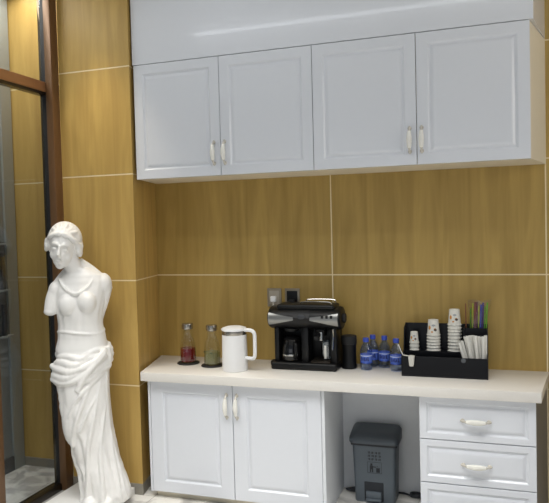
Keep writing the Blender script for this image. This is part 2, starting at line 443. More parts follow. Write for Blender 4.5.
# long folds running down the skirt
for pts, r0, r1 in ((((-.10, -.80, .80), (-.17, -.835, .66), (-.235, -.815, .5), (-.26, -.79, .34), (-.235, -.80, .17), (-.23, -.82, .06)), .014, .022),
                    (((-.05, -.81, .78), (-.09, -.83, .60), (-.14, -.825, .40), (-.15, -.83, .22), (-.16, -.85, .06)), .012, .022),
                    (((.0, -.76, .80), (-.03, -.80, .60), (-.06, -.815, .38), (-.05, -.835, .20), (-.04, -.855, .06)), .012, .02),
                    (((.005, -.72, .84), (.0, -.75, .60), (.01, -.77, .38), (.045, -.79, .20), (.07, -.80, .06)), .013, .02),
                    (((.0, -.68, .80), (.015, -.69, .5), (.05, -.71, .28), (.105, -.72, .06)), .012, .018),
                    
                    (((-.02, -.79, .84), (-.10, -.835, .78), (-.20, -.85, .70), (-.27, -.81, .58), (-.29, -.77, .5)), .013, .010), (((.0, -.76, .80), (-.06, -.825, .72), (-.13, -.85, .62), (-.19, -.85, .5)), .012, .008)):
    p = [onto(q) for q in smooth_path(pts, 6)]; tube(b, p, [r0+(r1-r0)*i/(len(p)-1) for i in range(len(p))], 10)
# rolled sash round the hips, rising to the right
def sash(zl, zr, bulge, r, ph):
    P = []
    for i in range(49):
        th = 2*PI*i/48; c, s = math.cos(th), math.sin(th)
        z = (zl+zr)/2+(zr-zl)/2*c-.022*max(0, -s)*(1-abs(c))+.008*math.sin(5*th+ph)
        xl, xr, yc, ry = lerp_tab(BODY, z)
        k = bulge+.006*math.sin(7*th+ph)
        P.append(((xl+xr)/2+((xr-xl)/2+k)*c, yc+(ry+k)*s, z))
    tube(b, P, [r*.9*(1+.22*math.sin(3*2*PI*i/48+ph)) for i in range(49)], 10)
sash(.935, .975, .000, .020, 0); sash(.895, .950, .006, .022, 1.3); sash(.855, .925, .008, .024, 2.1); sash(.815, .895, .008, .024, 3.0); sash(.785, .86, .004, .022, 4.4)
for pts in (((-.40, -.70, .88), (-.30, -.80, .86), (-.18, -.825, .87), (-.08, -.815, .91), (-.01, -.75, .97)), ((-.40, -.70, .80), (-.31, -.80, .79), (-.20, -.83, .81), (-.10, -.82, .87), (.0, -.74, .94)),
            ((-.20, -.835, .74), (-.15, -.84, .82), (-.09, -.83, .88), (-.01, -.76, .95)), ((.005, -.72, .985), (.012, -.71, .93), (.006, -.71, .86))):
    tube(b, smooth_path(pts, 6), .018, 10)
# chest, shoulders and short draped sleeves, neck
ell(b, (-.262, -.742, 1.245), (.068, .060, .066)); ell(b, (-.128, -.748, 1.258), (.068, .060, .066))
ell(b, (-.025, -.635, 1.352), (.064, .068, .072)); tube(b, [(-.032, -.635, 1.36), (-.018, -.63, 1.31), (-.02, -.625, 1.262)], [.06, .052, .036], 16)
ell(b, (-.356, -.655, 1.325), (.056, .064, .060)); tube(b, smooth_path([(-.35, -.655, 1.33), (-.378, -.67, 1.27), (-.393, -.69, 1.205)], 4), [.056, .056, .056, .055, .054, .053, .051, .049, .046], 16)
ell(b, (-.394, -.69, 1.205), (.048, .048, .026))
ell(b, (-.205, -.632, 1.415), (.12, .062, .045)); ell(b, (-.09, -.63, 1.405), (.085, .055, .038), Matrix.Rotation(.25, 3, 'Y')); ell(b, (-.305, -.64, 1.375), (.075, .055, .035), Matrix.Rotation(-.55, 3, 'Y'))
tube(b, smooth_path([(-.200, -.635, 1.40), (-.222, -.650, 1.45), (-.245, -.668, 1.50), (-.262, -.68, 1.56)], 4), [.080, .074, .069, .066, .064, .062, .061, .061, .061, .061, .061, .061, .061], 20)
tube(b, smooth_path([(-.20, -.625, 1.475), (-.12, -.62, 1.435), (-.04, -.63, 1.385)], 5), [.05-.0015*i for i in range(11)], 14)
tube(b, smooth_path([(-.235, -.63, 1.455), (-.30, -.635, 1.405), (-.36, -.65, 1.345)], 5), [.046-.001*i for i in range(11)], 14)
tube(b, smooth_path([(-.012, -.635, 1.34), (-.022, -.64, 1.27), (-.045, -.645, 1.18), (-.07, -.65, 1.08)], 5), [.055-.0028*i for i in range(16)], 14)
# gown neckline and gathered bodice folds
for pts in (((-.325, -.70, 1.40), (-.28, -.745, 1.345), (-.20, -.775, 1.312), (-.12, -.75, 1.345), (-.075, -.70, 1.405)),):
    tube(b, smooth_path(pts, 6), .009, 8)
tube(b, [(-.19+.166*math.cos(a), -.652+.118*math.sin(a), 1.075+.01*math.sin(2*a)) for a in [2*PI*k/36 for k in range(37)]], .007, 8)
# head: built upright in its own frame, then turned and tilted
HR = Matrix.Rotation(-.05, 3, 'Z') @ Matrix.Rotation(.20, 3, 'X') @ Matrix.Rotation(.17, 3, 'Y')
HC = Vector((-.285, -.70, 1.600))
def hp(x, y, z): return HC+HR @ Vector((x, y, z))
def hell(bm, c, r, rot=None): ell(bm, hp(*c), r, HR @ rot if rot else HR)
hell(b, (0, .01, .025), (.096, .112, .100)); hell(b, (0, -.026, -.028), (.078, .084, .100)); hell(b, (0, -.066, -.104), (.034, .030, .028)); hell(b, (0, -.045, -.085), (.056, .050, .040))
hell(b, (-.045, -.062, -.048), (.030, .028, .032)); hell(b, (.045, -.062, -.048), (.030, .028, .032))
tube(b, [hp(0, -.108, .022), hp(0, -.122, -.008), hp(0, -.135, -.036)], [.009, .010, .014], 10); hell(b, (0, -.120, -.043), (.020, .013, .008))
for s in (-1, 1):
    tube(b, smooth_path([hp(s*.008, -.108, .020), hp(s*.034, -.104, .030), (hp(s*.062, -.082, .016))], 4), [.007, .0085, .010, .010, .010, .010, .009, .007, .006], 8)   # brows
    hell(b, (s*.036, -.094, -.003), (.019, .013, .0075)); hell(b, (s*.036, -.092, -.014), (.018, .010, .004))                                                      # lids
hell(b, (0, -.112, -.068), (.022, .011, .0055)); hell(b, (0, -.110, -.081), (.018, .011, .0065))   # lips
for s in (-1, 1): hell(b, (s*.094, .005, -.02), (.012, .020, .032))
turn(b); remesh('figure', b, 'plaster', st, .0048, 3)
b = BM()
hell(b, (0, .046, .026), (.121, .116, .108)); hell(b, (.03, .120, -.02), (.085, .07, .07))
for s in (-1, 1):                                                                                       # parted waves swept back over the ears
    for q in range(5):
        zz = .118-.030*q; yy = -.085+.012*q
        pts = [hp(s*.004, -.082+.012*q, .088+.006*q), hp(s*.05, -.080+.012*q, .074+.002*q), hp(s*.092, -.040+.008*q, .044-.008*q), hp(s*.120, .012, .010-.014*q), hp(s*.10, .075, .0-.010*q), hp(s*.045, .125, -.01)]
        tube(b, smooth_path(pts, 5), [.0135+.004*math.sin(i*.9+q*2) for i in range(26)], 10)
    hell(b, (s*.110, .012, -.012), (.026, .045, .034)); hell(b, (s*.088, .07, -.045), (.035, .045, .035))
for q in range(6):
    a = -.9+.36*q
    tube(b, smooth_path([hp(math.sin(a)*.05, -.06, .108-.02*abs(a)), hp(math.sin(a)*.10, .0, .128-.045*abs(a)), hp(math.sin(a)*.10, .08, .108-.04*abs(a)), hp(math.sin(a)*.06, .14, .03)], 5), .012, 8)
fig = [o for o in st.children if o.name.startswith('figure')][0]
turn(b); remesh('hair', b, 'plaster', fig, .005, 2)

# ------------------------------------------------------------------ things on the countertop
ZC = .8
def carafe(x, y, liquid, level, label, coaster_label):
    b = BM(); lathe(b, [(.070, 0), (.073, .002), (.073, .006), (.070, .009), (.062, .009)], (x, y, ZC), 36)
    tag(obj('coaster', b, 'blackmat', origin=(x, y, ZC)), coaster_label, 'coaster', 'black coasters')
    z = ZC+.0095
    t = thing('glass_carafe', label, 'carafe', (x, y, z), 'glass tea carafes')
    prof = [(.044, 0), (.050, .003), (.053, .012), (.0525, .05), (.051, .10), (.046, .135), (.038, .155), (.031, .178), (.0290, .195), (.031, .222)]
    b = BM(); lathe(b, prof, (x, y, z), 36, True, False); obj('glass_body', b, 'glass', t, angle=80)
    b = BM(); lathe(b, [(.042, .004), (.0475, .006), (.0505, .014), (.0500, .05), (.0490, level*.8), (.0485, level)], (x, y, z), 32)
    lq = obj('drink', b, liquid, t, label='dark red tea' if liquid == 'red_tea' else 'pale green tea with leaves')
    if liquid == 'green_tea':
        b = BM()
        for i in range(14):
            a = random.uniform(0, 2*PI); r = random.uniform(.030, .0495); zz = z+random.choice((random.uniform(.012, .035), level-.004))
            ell(b, (x+r*math.cos(a), y+r*math.sin(a), zz), (.011, .011, .0055), seg=8, rings=6)
        obj('tea_leaves', b, 'leaf', lq)
    b = BM(); lathe(b, [(.026, .214), (.0355, .218), (.0365, .222), (.0365, .248), (.035, .252), (.0, .253)], (x, y, z), 32, True, False); obj('lid', b, 'steel', t, label='brushed steel lid')
carafe(.322, -.215, 'red_tea', .092, 'glass carafe of red tea with a steel lid', 'round black coaster under the red tea carafe')
carafe(.511, -.252, 'green_tea', .083, 'glass carafe of pale green tea with a steel lid, half behind the kettle', 'round black coaster under the green tea carafe')

kx, ky = .700, -.335
t = thing('electric_kettle', 'white electric kettle with a steel collar and tall loop handle', 'kettle', (kx, ky, ZC))
b = BM(); lathe(b, [(.076, 0), (.0795, .002), (.080, .012), (.0792, .05), (.0775, .14), (.0755, .222)], (kx, ky, ZC), 40); obj('body', b, 'kettle', t)
b = BM(); lathe(b, [(.0758, .2225), (.0765, .2245), (.0758, .246), (.074, .2465)], (kx, ky, ZC), 40); obj('collar', b, 'steel', t, label='steel collar below the lid')
b = BM(); lathe(b, [(.076, .247), (.0775, .249), (.0775, .254), (.074, .262), (.05, .270), (.02, .273), (0, .273)], (kx, ky, ZC), 40, True, False)
prism(b, [(kx-.083, ky-.012), (kx-.06, ky-.03), (kx-.06, ky+.03), (kx-.083, ky+.012)], ZC+.2475, ZC+.256, .002); obj('lid', b, 'kettle', t)
b = BM(); a = math.radians(-8)
hpts = [(.070, .250), (.105, .252), (.130, .246), (.142, .225), (.143, .17), (.142, .11), (.136, .085), (.118, .078), (.078, .080)]
tube(b, smooth_path([(kx+r*math.cos(a), ky+r*math.sin(a), ZC+h) for r, h in hpts], 5), .0115, 12); obj('handle', b, 'kettle', t)

# coffee machine
cx0, cx1, cyf, cyb = .922, 1.326, -.262, -.075
t = thing('coffee_machine', 'black combined espresso and filter coffee machine with a silver front', 'coffee machine', ((cx0+cx1)/2, -.17, ZC))
b = BM(); box(b, cx0+.005, cx1-.005, -.12, cyb, ZC+.03, 1.16, .012); box(b, cx0+.004, cx0+.035, -.235, -.11, ZC+.04, 1.06, .008); box(b, cx1-.045, cx1-.005, -.235, -.11, ZC+.04, 1.06, .008)
box(b, 1.10, 1.145, -.235, -.11, ZC+.04, 1.06, .008); obj('housing', b, 'black', t)
b = BM(); box(b, cx0-.01, cx1-.001, cyf-.01, cyb, ZC, ZC+.045, .012, 3); ell(b, (cx0-.012, -.20, ZC+.026), (.022, .03, .022)); obj('base', b, 'black', t)
b = BM()                                                          # barrel-shaped head
rings = []
for x, k in ((.888, .80), (.893, .93), (.905, 1.), (1.0, 1.), (1.12, 1.), (1.25, 1.), (1.332, 1.), (1.345, .94), (1.350, .80)):
    rings.append([(x, -.165+.098*k*math.cos(th)*(1.08 if math.cos(th) < 0 else .9), 1.112+.072*k*math.sin(th)) for th in [2*PI*i/32 for i in range(32)]])
loft(b, rings); obj('head', b, 'black', t, angle=50)
b = BM(); box(b, .945, 1.312, -.24, -.085, 1.165, 1.198, .014, 3); hd = obj('top_tray', b, 'black', t)
b = BM()
tube(b, smooth_path([(1.10, -.22, 1.1985), (1.11, -.225, 1.214), (1.20, -.228, 1.217), (1.28, -.225, 1.214), (1.29, -.22, 1.1985)], 5), .0035, 8); obj('cup_rail', b, 'chrome', t); b = BM()
tube(b, smooth_path([(1.10, -.10, 1.1985), (1.11, -.098, 1.214), (1.20, -.096, 1.217), (1.28, -.098, 1.214), (1.29, -.10, 1.1985)], 5), .0035, 8); obj('cup_rail', b, 'chrome', t)
def bar_y(z, off=.0):                                             # front surface of the barrel
    s = max(-1, min(1, (z-1.112)/.072)); return -.165-.098*1.08*math.sqrt(1-s*s)-off
def patch(pts, off=.0025):
    """thin plate that follows the barrel front: rows of (x, z)"""
    bm = BM(); vs = [[bm.verts.new((x, bar_y(z, off), z)) for x, z in row] for row in pts]
    for r0, r1 in zip(vs, vs[1:]):
        for i in range(len(r0)-1): bm.faces.new((r0[i], r0[i+1], r1[i+1], r1[i]))
    return bm
def wing(xa, xb, flip):
    rows = []
    for k in range(7):
        u = k/6; row = []
        for i in range(9):
            v = i/8; x = xa+(xb-xa)*v
            w = v if not flip else 1-v                             # narrow towards the centre shield
            zt = 1.120+.030*(1-w)*(1.0) ; zb = 1.112-.034*(1-w)-.006
            if w > .5: zt = 1.120+.030*(1-w)+.010*(w-.5)
            row.append((x, zb+(zt-zb)*u))
        rows.append(row)
    return patch(rows)
obj('front_panel', wing(.900, 1.062, False), 'silver', t, label='silver wing panel left of the badge')
obj('front_panel', wing(1.165, 1.338, True), 'silver', t, label='silver wing panel with three buttons')
b = BM()
rows = [[(1.113+dx*w, z) for dx in (-1, -.6, -.2, .2, .6, 1)] for z, w in ((1.056, .014), (1.07, .030), (1.09, .043), (1.12, .052), (1.15, .055), (1.168, .052))]
b = patch(rows, .007); obj('badge', b, 'black', t, label='black shield badge')
b = BM(); ell(b, (1.113, bar_y(1.128, .008), 1.128), (.026, .004, .015)); obj('emblem', b, 'rack', t)
for i in range(3):
    b = BM(); x = 1.236+.028*i; box(b, x, x+.015, bar_y(1.128, .007), bar_y(1.128, -.004), 1.120, 1.138, .002); obj('button', b, 'black', t)
b = BM(); rings = [[(x, -.165+r*math.cos(th), 1.112+r*math.sin(th)) for th in [2*PI*i/24 for i in range(24)]] for x, r in ((1.348, .03), (1.362, .03), (1.366, .026))]; loft(b, rings); obj('knob', b, 'blackmat', t)
b = BM(); lathe(b, [(.040, 0), (.062, .006), (.066, .04), (.064, .085), (.050, .12), (.046, .13)], (1.022, -.185, ZC+.046), 28); pot = obj('coffee_pot', b, simple('dark_glass', srgb(16, 15, 15), .06, coat=.5), t)
b = BM(); lathe(b, [(.0672, .034), (.0676, .036), (.0676, .042), (.0672, .044)], (1.022, -.185, ZC+.046), 28); obj('band', b, 'chrome', pot)
b = BM(); lathe(b, [(.046, .1305), (.05, .136), (.03, .146), (0, .148)], (1.022, -.185, ZC+.046), 24, True, False); obj('lid', b, 'black', pot)
b = BM(); tube(b, smooth_path([(1.06, -.235, ZC+.165), (1.075, -.27, ZC+.16), (1.078, -.275, ZC+.11), (1.06, -.245, ZC+.07)], 5), .008, 8); obj('handle', b, 'black', pot)
b = BM(); lathe(b, [(.05, 1.03), (.052, 1.045), (.03, 1.06)], (1.022, -.18, 0), 24); obj('filter_holder', b, 'black', t)
b = BM(); lathe(b, [(.034, 1.005), (.036, 1.01), (.036, 1.045)], (1.215, -.19, 0), 24); gh = obj('brew_group', b, 'black', t)
b = BM(); tube(b, smooth_path([(1.215, -.21, 1.022), (1.215, -.255, 1.015), (1.213, -.30, 1.005)], 5), [.012]*5+[.013]*6, 12); obj('portafilter', b, 'black', gh)
b = BM(); tube(b, [(1.225, -.226, 1.03), (1.225, -.232, .985)], .012, 12); ell(b, (1.225, -.232, .985), (.012, .012, .008)); obj('spout', b, 'chrome', t)
b = BM(); tube(b, smooth_path([(1.30, -.235, 1.05), (1.305, -.255, 1.0), (1.30, -.26, .93)], 5), .0055, 8); obj('steam_wand', b, 'chrome', t)
b = BM(); box(b, 1.165, 1.285, -.262, -.13, ZC+.0455, ZC+.06, .004)
for i in range(7): box(b, 1.172+i*.016, 1.180+i*.016, -.255, -.14, ZC+.0601, ZC+.063)
obj('drip_tray', b, 'darkmetal', t)
b = BM(); lathe(b, [(.024, 0), (.030, .004), (.034, .05), (.036, .108), (.033, .108), (.030, .02)], (1.250, -.196, ZC+.0635), 24)
g = thing('glass_tumbler', 'tall clear glass standing on the coffee machine drip tray', 'glass', (1.250, -.196, ZC+.0635))
obj('wall', b, clear('tumbler_glass', (.86, .86, .84, 1), .25), g)
b = BM(); box(b, 1.243, 1.256, -.2335, -.2305, ZC+.07, ZC+.15, .001); obj('label_strip', b, 'paper', g, label='pale paper strip on the glass')

# black grinder beside the machine
gx, gy = 1.372, -.135
t = thing('coffee_grinder', 'small black cylinder grinder standing between coffee machine and water bottles', 'grinder', (gx+.005, gy, ZC))
gx += .004
b = BM(); lathe(b, [(.044, 0), (.047, .003), (.047, .02), (.043, .03), (.043, .135), (.046, .15)], (gx, gy, ZC), 28); obj('body', b, 'black', t)
b = BM(); lathe(b, [(.046, .1505), (.0475, .155), (.0475, .190), (.045, .2), (.02, .205), (0, .205)], (gx, gy, ZC), 28, True, False); obj('lid', b, 'blackmat', t)

# water bottles
def bottle(x, y, label, first=None):
    if first is not None: return dup(first, (x, y, ZC), label)
    t = thing('water_bottle', label, 'bottle', (x, y, ZC), 'small blue water bottles')
    z = ZC
    prof = [(r*1.07, h*.94) for r, h in ((.024, 0), (.031, .002), (.0335, .010), (.032, .022), (.0335, .034), (.0335, .05), (.0325, .053), (.0325, .100), (.0335, .104), (.0335, .118), (.031, .135), (.023, .155), (.0145, .172), (.0135, .188))]
    b = BM(); lathe(b, prof, (x, y, z), 28); obj('bottle_body', b, 'pet', t, angle=60)
    b = BM(); lathe(b, [(.0352, .042), (.0355, .043), (.0355, .0945), (.0352, .0955)], (x, y, z), 28); lb = obj('wrapper', b, 'bluelabel', t, label='blue printed wrapper')
    b = BM()
    for i in range(5):
        a = -PI/2-.65+.28*i; rr = .0360
        px, py = x+rr*math.cos(a), y+rr*math.sin(a)
        h = (.022, .016, .02, .016, .022)[i]
        box(b, px-.0028, px+.0028, py-.0006, py+.001, z+.060, z+.060+h)
        if i % 2 == 0: box(b, px-.0028, px+.006, py-.0006, py+.001, z+.058, z+.0625)
    obj('lettering', b, 'labeld', lb)
    b = BM(); lathe(b, [(.0358, .085), (.0360, .086), (.0360, .089), (.0358, .090)], (x, y, z), 28, False, False); obj('stripe', b, 'labelw', lb)
    b = BM(); lathe(b, [(.0165, .168), (.0180, .1695), (.0180, .188), (.0165, .193), (0, .193)], (x, y, z), 24, True, False); obj('cap', b, 'bluecap', t, label='blue screw cap')
    return t
b0 = bottle(1.485, -.158, 'blue water bottle at the left front, nearest the black grinder')
bottle(1.507, -.048, 'blue water bottle at the back, half hidden by the left front one', b0)
bottle(1.582, -.070, 'blue water bottle in the middle of the row, before the wood wall', b0)
bottle(1.665, -.155, 'blue water bottle at the right, touching the black cup organizer', b0)

# ------------------------------------------------------------------ organizer
ox0, ox1, oyf, oyb = 1.712, 2.187, -.284, -.075
t = thing('cup_organizer', 'black acrylic organizer holding paper cups, sugar sticks and straws', 'organizer', ((ox0+ox1)/2, -.18, ZC))
b = BM(); box(b, ox0, ox1, oyf, oyb, ZC, ZC+.006); obj('base', b, 'acrylic', t, smooth=False)
b = BM(); box(b, ox0, ox1, oyf, oyf+.006, ZC+.0062, .916, .001); obj('front_panel', b, 'acrylic', t, smooth=False)
b = BM(); box(b, ox0+.0065, ox1-.0065, -.19, -.184, ZC+.0062, .930); obj('divider', b, 'acrylic', t, smooth=False)
b = BM(); box(b, ox0+.0065, 2.052, -.1835, oyb-.0065, .924, .930); obj('cup_shelf', b, 'acrylic', t, smooth=False)
b = BM(); box(b, ox0, ox1, oyb-.006, oyb, ZC+.0062, 1.080, .001); obj('back_panel', b, 'acrylic', t, smooth=False)
for x, nm in ((ox0, 'side_panel'), (ox1-.006, 'side_panel')):
    b = BM()
    prof = [(oyf+.0062, ZC+.0062), (oyf+.0062, .916), (-.185, .935), (-.150, 1.062), (oyb-.0062, 1.076), (oyb-.0062, ZC+.0062)]
    if x > 2: prof = [(oyf+.0062, ZC+.0062), (oyf+.0062, .916), (-.20, .93), (-.182, 1.062), (oyb-.0062, 1.072), (oyb-.0062, ZC+.0062)]
    lo = [b.verts.new((x, y, z)) for y, z in prof]; hi = [b.verts.new((x+.006, y, z)) for y, z in prof]
    b.faces.new(lo); b.faces.new(list(reversed(hi)))
    for i in range(len(prof)): b.faces.new((lo[i], lo[(i+1) % len(prof)], hi[(i+1) % len(prof)], hi[i]))
    obj(nm, b, 'acrylic', t, smooth=False)
b = BM(); box(b, 2.054, 2.0595, -.1835, oyb-.0065, ZC+.0062, 1.066); obj('divider', b, 'acrylic', t, smooth=False)
b = BM(); box(b, 2.060, ox1-.0065, -.140, -.134, ZC+.0062, 1.064); obj('pocket_front', b, 'acrylic', t, smooth=False)
b = BM(); rings = [[(2.056+.013*k*math.cos(th), y, .902+.013*k*math.sin(th)) for th in [2*PI*i/20 for i in range(20)]] for y, k in ((oyf-.0002, 1), (oyf-.003, 1), (oyf-.004, .85))]; loft(b, rings)
obj('round_sticker', b, 'sticker', t, label='round grey sticker')

# stacks of inverted paper cups
def cup(x, y, z, s, label, group, printed, first=None):
    if first is not None: return dup(first, (x, y, z), label, group)
    t = thing('paper_cup', label, 'cup', (x, y, z), group)
    b = BM(); lathe(b, [(.0365*s, .001*s), (.0400*s, 0), (.0415*s, .002*s), (.0400*s, .0042*s), (.0360*s, .005*s), (.0352*s, .020*s), (.029*s, .090*s), (.0275*s, .0905*s), (.0270*s, .087*s), (0, .087*s)], (x, y, z), 26, False, False)
    obj('cup_wall', b, 'paper', t, angle=50)
    if printed:
        def spot(a, h, w, hh, m):
            bb = BM()
            for k in range(5):
                aa = a+(k-2)*w/4
                rr = .0360*s-(h/.09)*(.0070*s)+.0005
                px, py = x+rr*math.cos(aa), y+rr*math.sin(aa)
                box(bb, px-.002*s, px+.002*s, py-.0006, py+.0006, z+(h-hh*(1-.25*abs(k-2)))*s, z+(h+hh*(1-.25*abs(k-2)))*s)
            obj('print', bb, m, t)
        spot(-PI/2+.40, .034, .36, .009, 'ink_b'); spot(-PI/2-.15, .022, .22, .005, 'ink_o'); spot(-PI/2-.6, .045, .3, .014, 'ink_o'); spot(-PI/2+.35, .040, .2, .004, 'ink_o'); spot(-PI/2+.1, .060, .5, .007, 'ink_g')
    return t
def stack(x, y, n, s, pitch, where, group):
    z = .9302; low = None
    for k in range(n):
        zz = z+k*pitch
        if k == n-1: cup(x, y, zz, s, 'printed white paper cup, upside down on top of the %s stack' % where, group, True)
        else:
            lab = 'plain white paper cup rim nested below the top of the %s stack' % where
            low = cup(x, y, zz, s, lab, group, False) if low is None else cup(x, y, zz, s, lab, group, False, low)
stack(1.772, -.150, 3, .72, .021, 'shortest left', 'paper cups in the left stack')
stack(1.883, -.142, 6, 1.0, .0178, 'middle', 'paper cups in the middle stack')
stack(2.003, -.142, 9, 1.0, .0190, 'tallest right', 'paper cups in the right stack')

# scoop hooked over the front left corner
t = thing('measuring_scoop', 'small white scoop with a bent handle on the front left of the black organizer', 'scoop', (1.765, -.293, .865))
b = BM(); lathe(b, [(.0, 0), (.011, .002), (.014, .012), (.0185, .062), (.016, .062), (.011, .01), (0, .008)], (1.772, -.306, .862), 20, False, False); obj('cup_bowl', b, 'paper', t)
b = BM(); tube(b, [(1.758, -.306, .922), (1.745, -.305, .923), (1.725, -.302, .926), (1.712, -.300, .950), (1.698, -.296, .985)], .0028, 8); obj('handle', b, 'paper', t)

# sugar sticks leaning in the right tray
first = None
for i in range(11):
    u = i/10
    xb = 2.085+.085*u+random.uniform(-.003, .003); lean = -.055*(1-u)**1.3+.002*i/10
    yy = -.246+.020*(i % 3)
    zt = 1.000+.030*min(1, u*3)+random.uniform(-.008, .008)
    b = BM(); top = (xb+lean, yy+.018, zt); bot = (xb, yy, .8085)
    d = Vector(top)-Vector(bot)
    ax = Vector((1, 0, 0)); w = .0085
    rings = []
    for tt, k, th in ((0, 1, .0012), (.03, 1, .002), (.1, 1, .0042), (.9, 1, .0042), (.97, 1, .002), (1, 1, .0012)):
        p = Vector(bot)+d*tt
        rings.append([p+Vector((w, 0, 0)), p+Vector((w*.5, -th, 0)), p+Vector((-w*.5, -th, 0)), p+Vector((-w, 0, 0)), p+Vector((-w*.5, th, 0)), p+Vector((w*.5, th, 0))])
    loft(b, rings)
    lab = ('white paper sugar stick leaning farthest left in the right tray' if i == 0 else 'white paper sugar stick at the right end of the tray, against the organizer side' if i == 10 else 'white paper sugar stick among the fanned middle of the right tray')
    tag(obj('sugar_stick', b, 'paper', origin=bot), lab, 'sugar stick', 'sugar sticks in the organizer')

# drinking straws in a clear sleeve, in the back pocket
STR = [(2.068, 2.066, 1.205, 'st_brown', 'brown stirrer standing alone left of the wrapped straws', .0032),
       (2.086, 2.094, 1.175, 'st_green', 'green straw at the left of the wrapped bundle', .004), (2.096, 2.106, 1.205, 'st_lime', 'tall lime straw at the left of the wrapped bundle', .004),
       (2.108, 2.120, 1.215, 'st_maroon', 'maroon straw on the left of the pair in the bundle', .0045), (2.117, 2.129, 1.212, 'st_maroon', 'maroon straw on the right of the pair in the bundle', .0045),
       (2.126, 2.140, 1.190, 'st_lime', 'short lime straw between the maroon and the blue ones', .0035), (2.136, 2.152, 1.200, 'st_blue', 'blue straw left of the violet one', .0048),
       (2.145, 2.163, 1.208, 'st_violet', 'violet straw next to the blue straw', .0055), (2.155, 2.174, 1.19, 'st_green', 'green straw right of the violet straw', .004), (2.164, 2.186, 1.212, 'st_green', 'green straw at the far right of the bundle', .004)]
for i, (xa, xb, zt, m, lab, r) in enumerate(STR):
    y = -.112+.012*((i*2) % 3-1)
    b = BM(); tube(b, [(xa, y, ZC+.0075), (xb, y-.004, zt)], r, 10)
    tag(obj('drinking_straw' if i else 'wooden_stirrer', b, m, origin=(xa, y, ZC+.0075)), lab, 'straw' if i else 'stirrer', 'coloured straws in the organizer' if i else None)
b = BM()
rows = []
for k in range(9):
    u = k/8; z = 1.02+.205*u; sl = .022*u
    flare = .004*math.sin(u*9)+(.006*u)
    rows.append([(2.079+sl*.35-flare, -.113, z), (2.10+sl*.6, -.132-.003*math.sin(u*7), z), (2.14+sl*.7, -.1325, z), (2.1755+sl+flare*.3, -.125, z), (2.1785+sl+flare, -.110, z), (2.14+sl*.7, -.0925, z), (2.10+sl*.6, -.0925, z)])
rows[-1] = [(x, y, z+.010*math.sin(i*2.1)) for i, (x, y, z) in enumerate(rows[-1])]
loft(b, rows, False, False); tag(obj('plastic_sleeve', b, 'film', origin=(2.13, -.11, 1.02)), 'clear plastic sleeve wrapped round the coloured straws', 'wrapper')

# ------------------------------------------------------------------ wall sockets
def socket(x0, x1, label, dark):
    t = thing('wall_socket', label, 'socket', ((x0+x1)/2, 0, 1.155), 'wall sockets above the coffee machine')
    b = BM(); box(b, x0, x1, -.010, -.0005, 1.155, 1.275, .003); obj('faceplate', b, 'plate', t)
    b = BM(); box(b, x0+.014, x1-.014, -.013, -.0102, 1.171, 1.259, .002); obj('insert', b, 'black' if dark else 'socketface', t)
    return t
socket(.808, .905, 'beige wall socket with the white plug, left of the two', False)
socket(.930, 1.030, 'wall socket with black centre, nearer the middle of the wall', True)
t = thing('power_plug', 'white plug with cord in the left wall socket', 'plug', (.856, -.013, 1.2))
b = BM(); box(b, .838, .876, -.042, -.0132, 1.188, 1.226, .006); obj('plug_body', b, 'kettle', t)
b = BM(); tube(b, smooth_path([(.857, -.034, 1.187), (.858, -.036, 1.15), (.870, -.03, 1.08), (.885, -.022, .95), (.895, -.03, .81)], 6), .004, 8); obj('cord', b, 'whitecable', t)
t = thing('power_plug', 'black plug in the right wall socket behind the coffee machine', 'plug', (.98, -.013, 1.2))
b = BM(); box(b, .962, 1.0, -.040, -.0132, 1.17, 1.205, .006); obj('plug_body', b, 'blackmat', t)
b = BM(); tube(b, smooth_path([(.981, -.03, 1.169), (.983, -.032, 1.12), (.99, -.03, .97), (1.0, -.035, .81)], 6), .004, 8); obj('cord', b, 'blackmat', t)

# ------------------------------------------------------------------ pedal bin in the niche
bx = 1.528; by0, by1 = -.205, -.04
t = thing('pedal_bin', 'dark grey plastic pedal bin on the floor under the countertop', 'bin', (bx, -.12, 0))
def rrect(x0, x1, y0, y1, z, r, n=5):
    P = []
    for cx, cy, a0 in ((x1-r, y1-r, 0), (x0+r, y1-r, PI/2), (x0+r, y0+r, PI), (x1-r, y0+r, 1.5*PI)):
        for k in range(n+1): P.append((cx+r*math.cos(a0+k*PI/2/n), cy+r*math.sin(a0+k*PI/2/n), z))
    return P
b = BM()
loft(b, [rrect(bx-.122+.004, bx+.122-.004, by0+.008, by1, 0, .02), rrect(bx-.122, bx+.122, by0+.006, by1, .006, .02), rrect(bx-.124, bx+.124, by0+.003, by1, .12, .02), rrect(bx-.132, bx+.132, by0-.002, by1, .345, .022), rrect(bx-.138, bx+.138, by0-.008, by1, .347, .022), rrect(bx-.138, bx+.138, by0-.008, by1, .362, .022)])
body = obj('bin_body', b, 'bin', t, angle=40)
b = BM()
loft(b, [rrect(bx-.146, bx+.146, by0-.018, by1+.004, .3625, .03), rrect(bx-.150, bx+.150, by0-.022, by1+.006, .368, .032), rrect(bx-.150, bx+.150, by0-.022, by1+.006, .384, .032), rrect(bx-.142, bx+.142, by0-.012, by1, .398, .03), rrect(bx-.118, bx+.118, by0+.03, by1-.015, .408, .03), rrect(bx-.10, bx+.10, by0+.045, by1-.03, .409, .02)])
for v in b.verts: v.co.z += max(0, (v.co.y-(by0-.022)))*.22 if v.co.z > .375 else 0
obj('lid', b, 'binlid', t, angle=40)
b = BM(); box(b, bx-.062, bx+.054, by0-.0005, by0+.010, .012, .128, .004); obj('pedal_recess', b, 'print', t)
b = BM(); box(b, bx-.05, bx+.042, by0-.022, by0-.001, .018, .034, .004); box(b, bx-.05, bx+.042, by0-.012, by0-.001, .034, .075, .004); obj('pedal', b, 'bin', t)
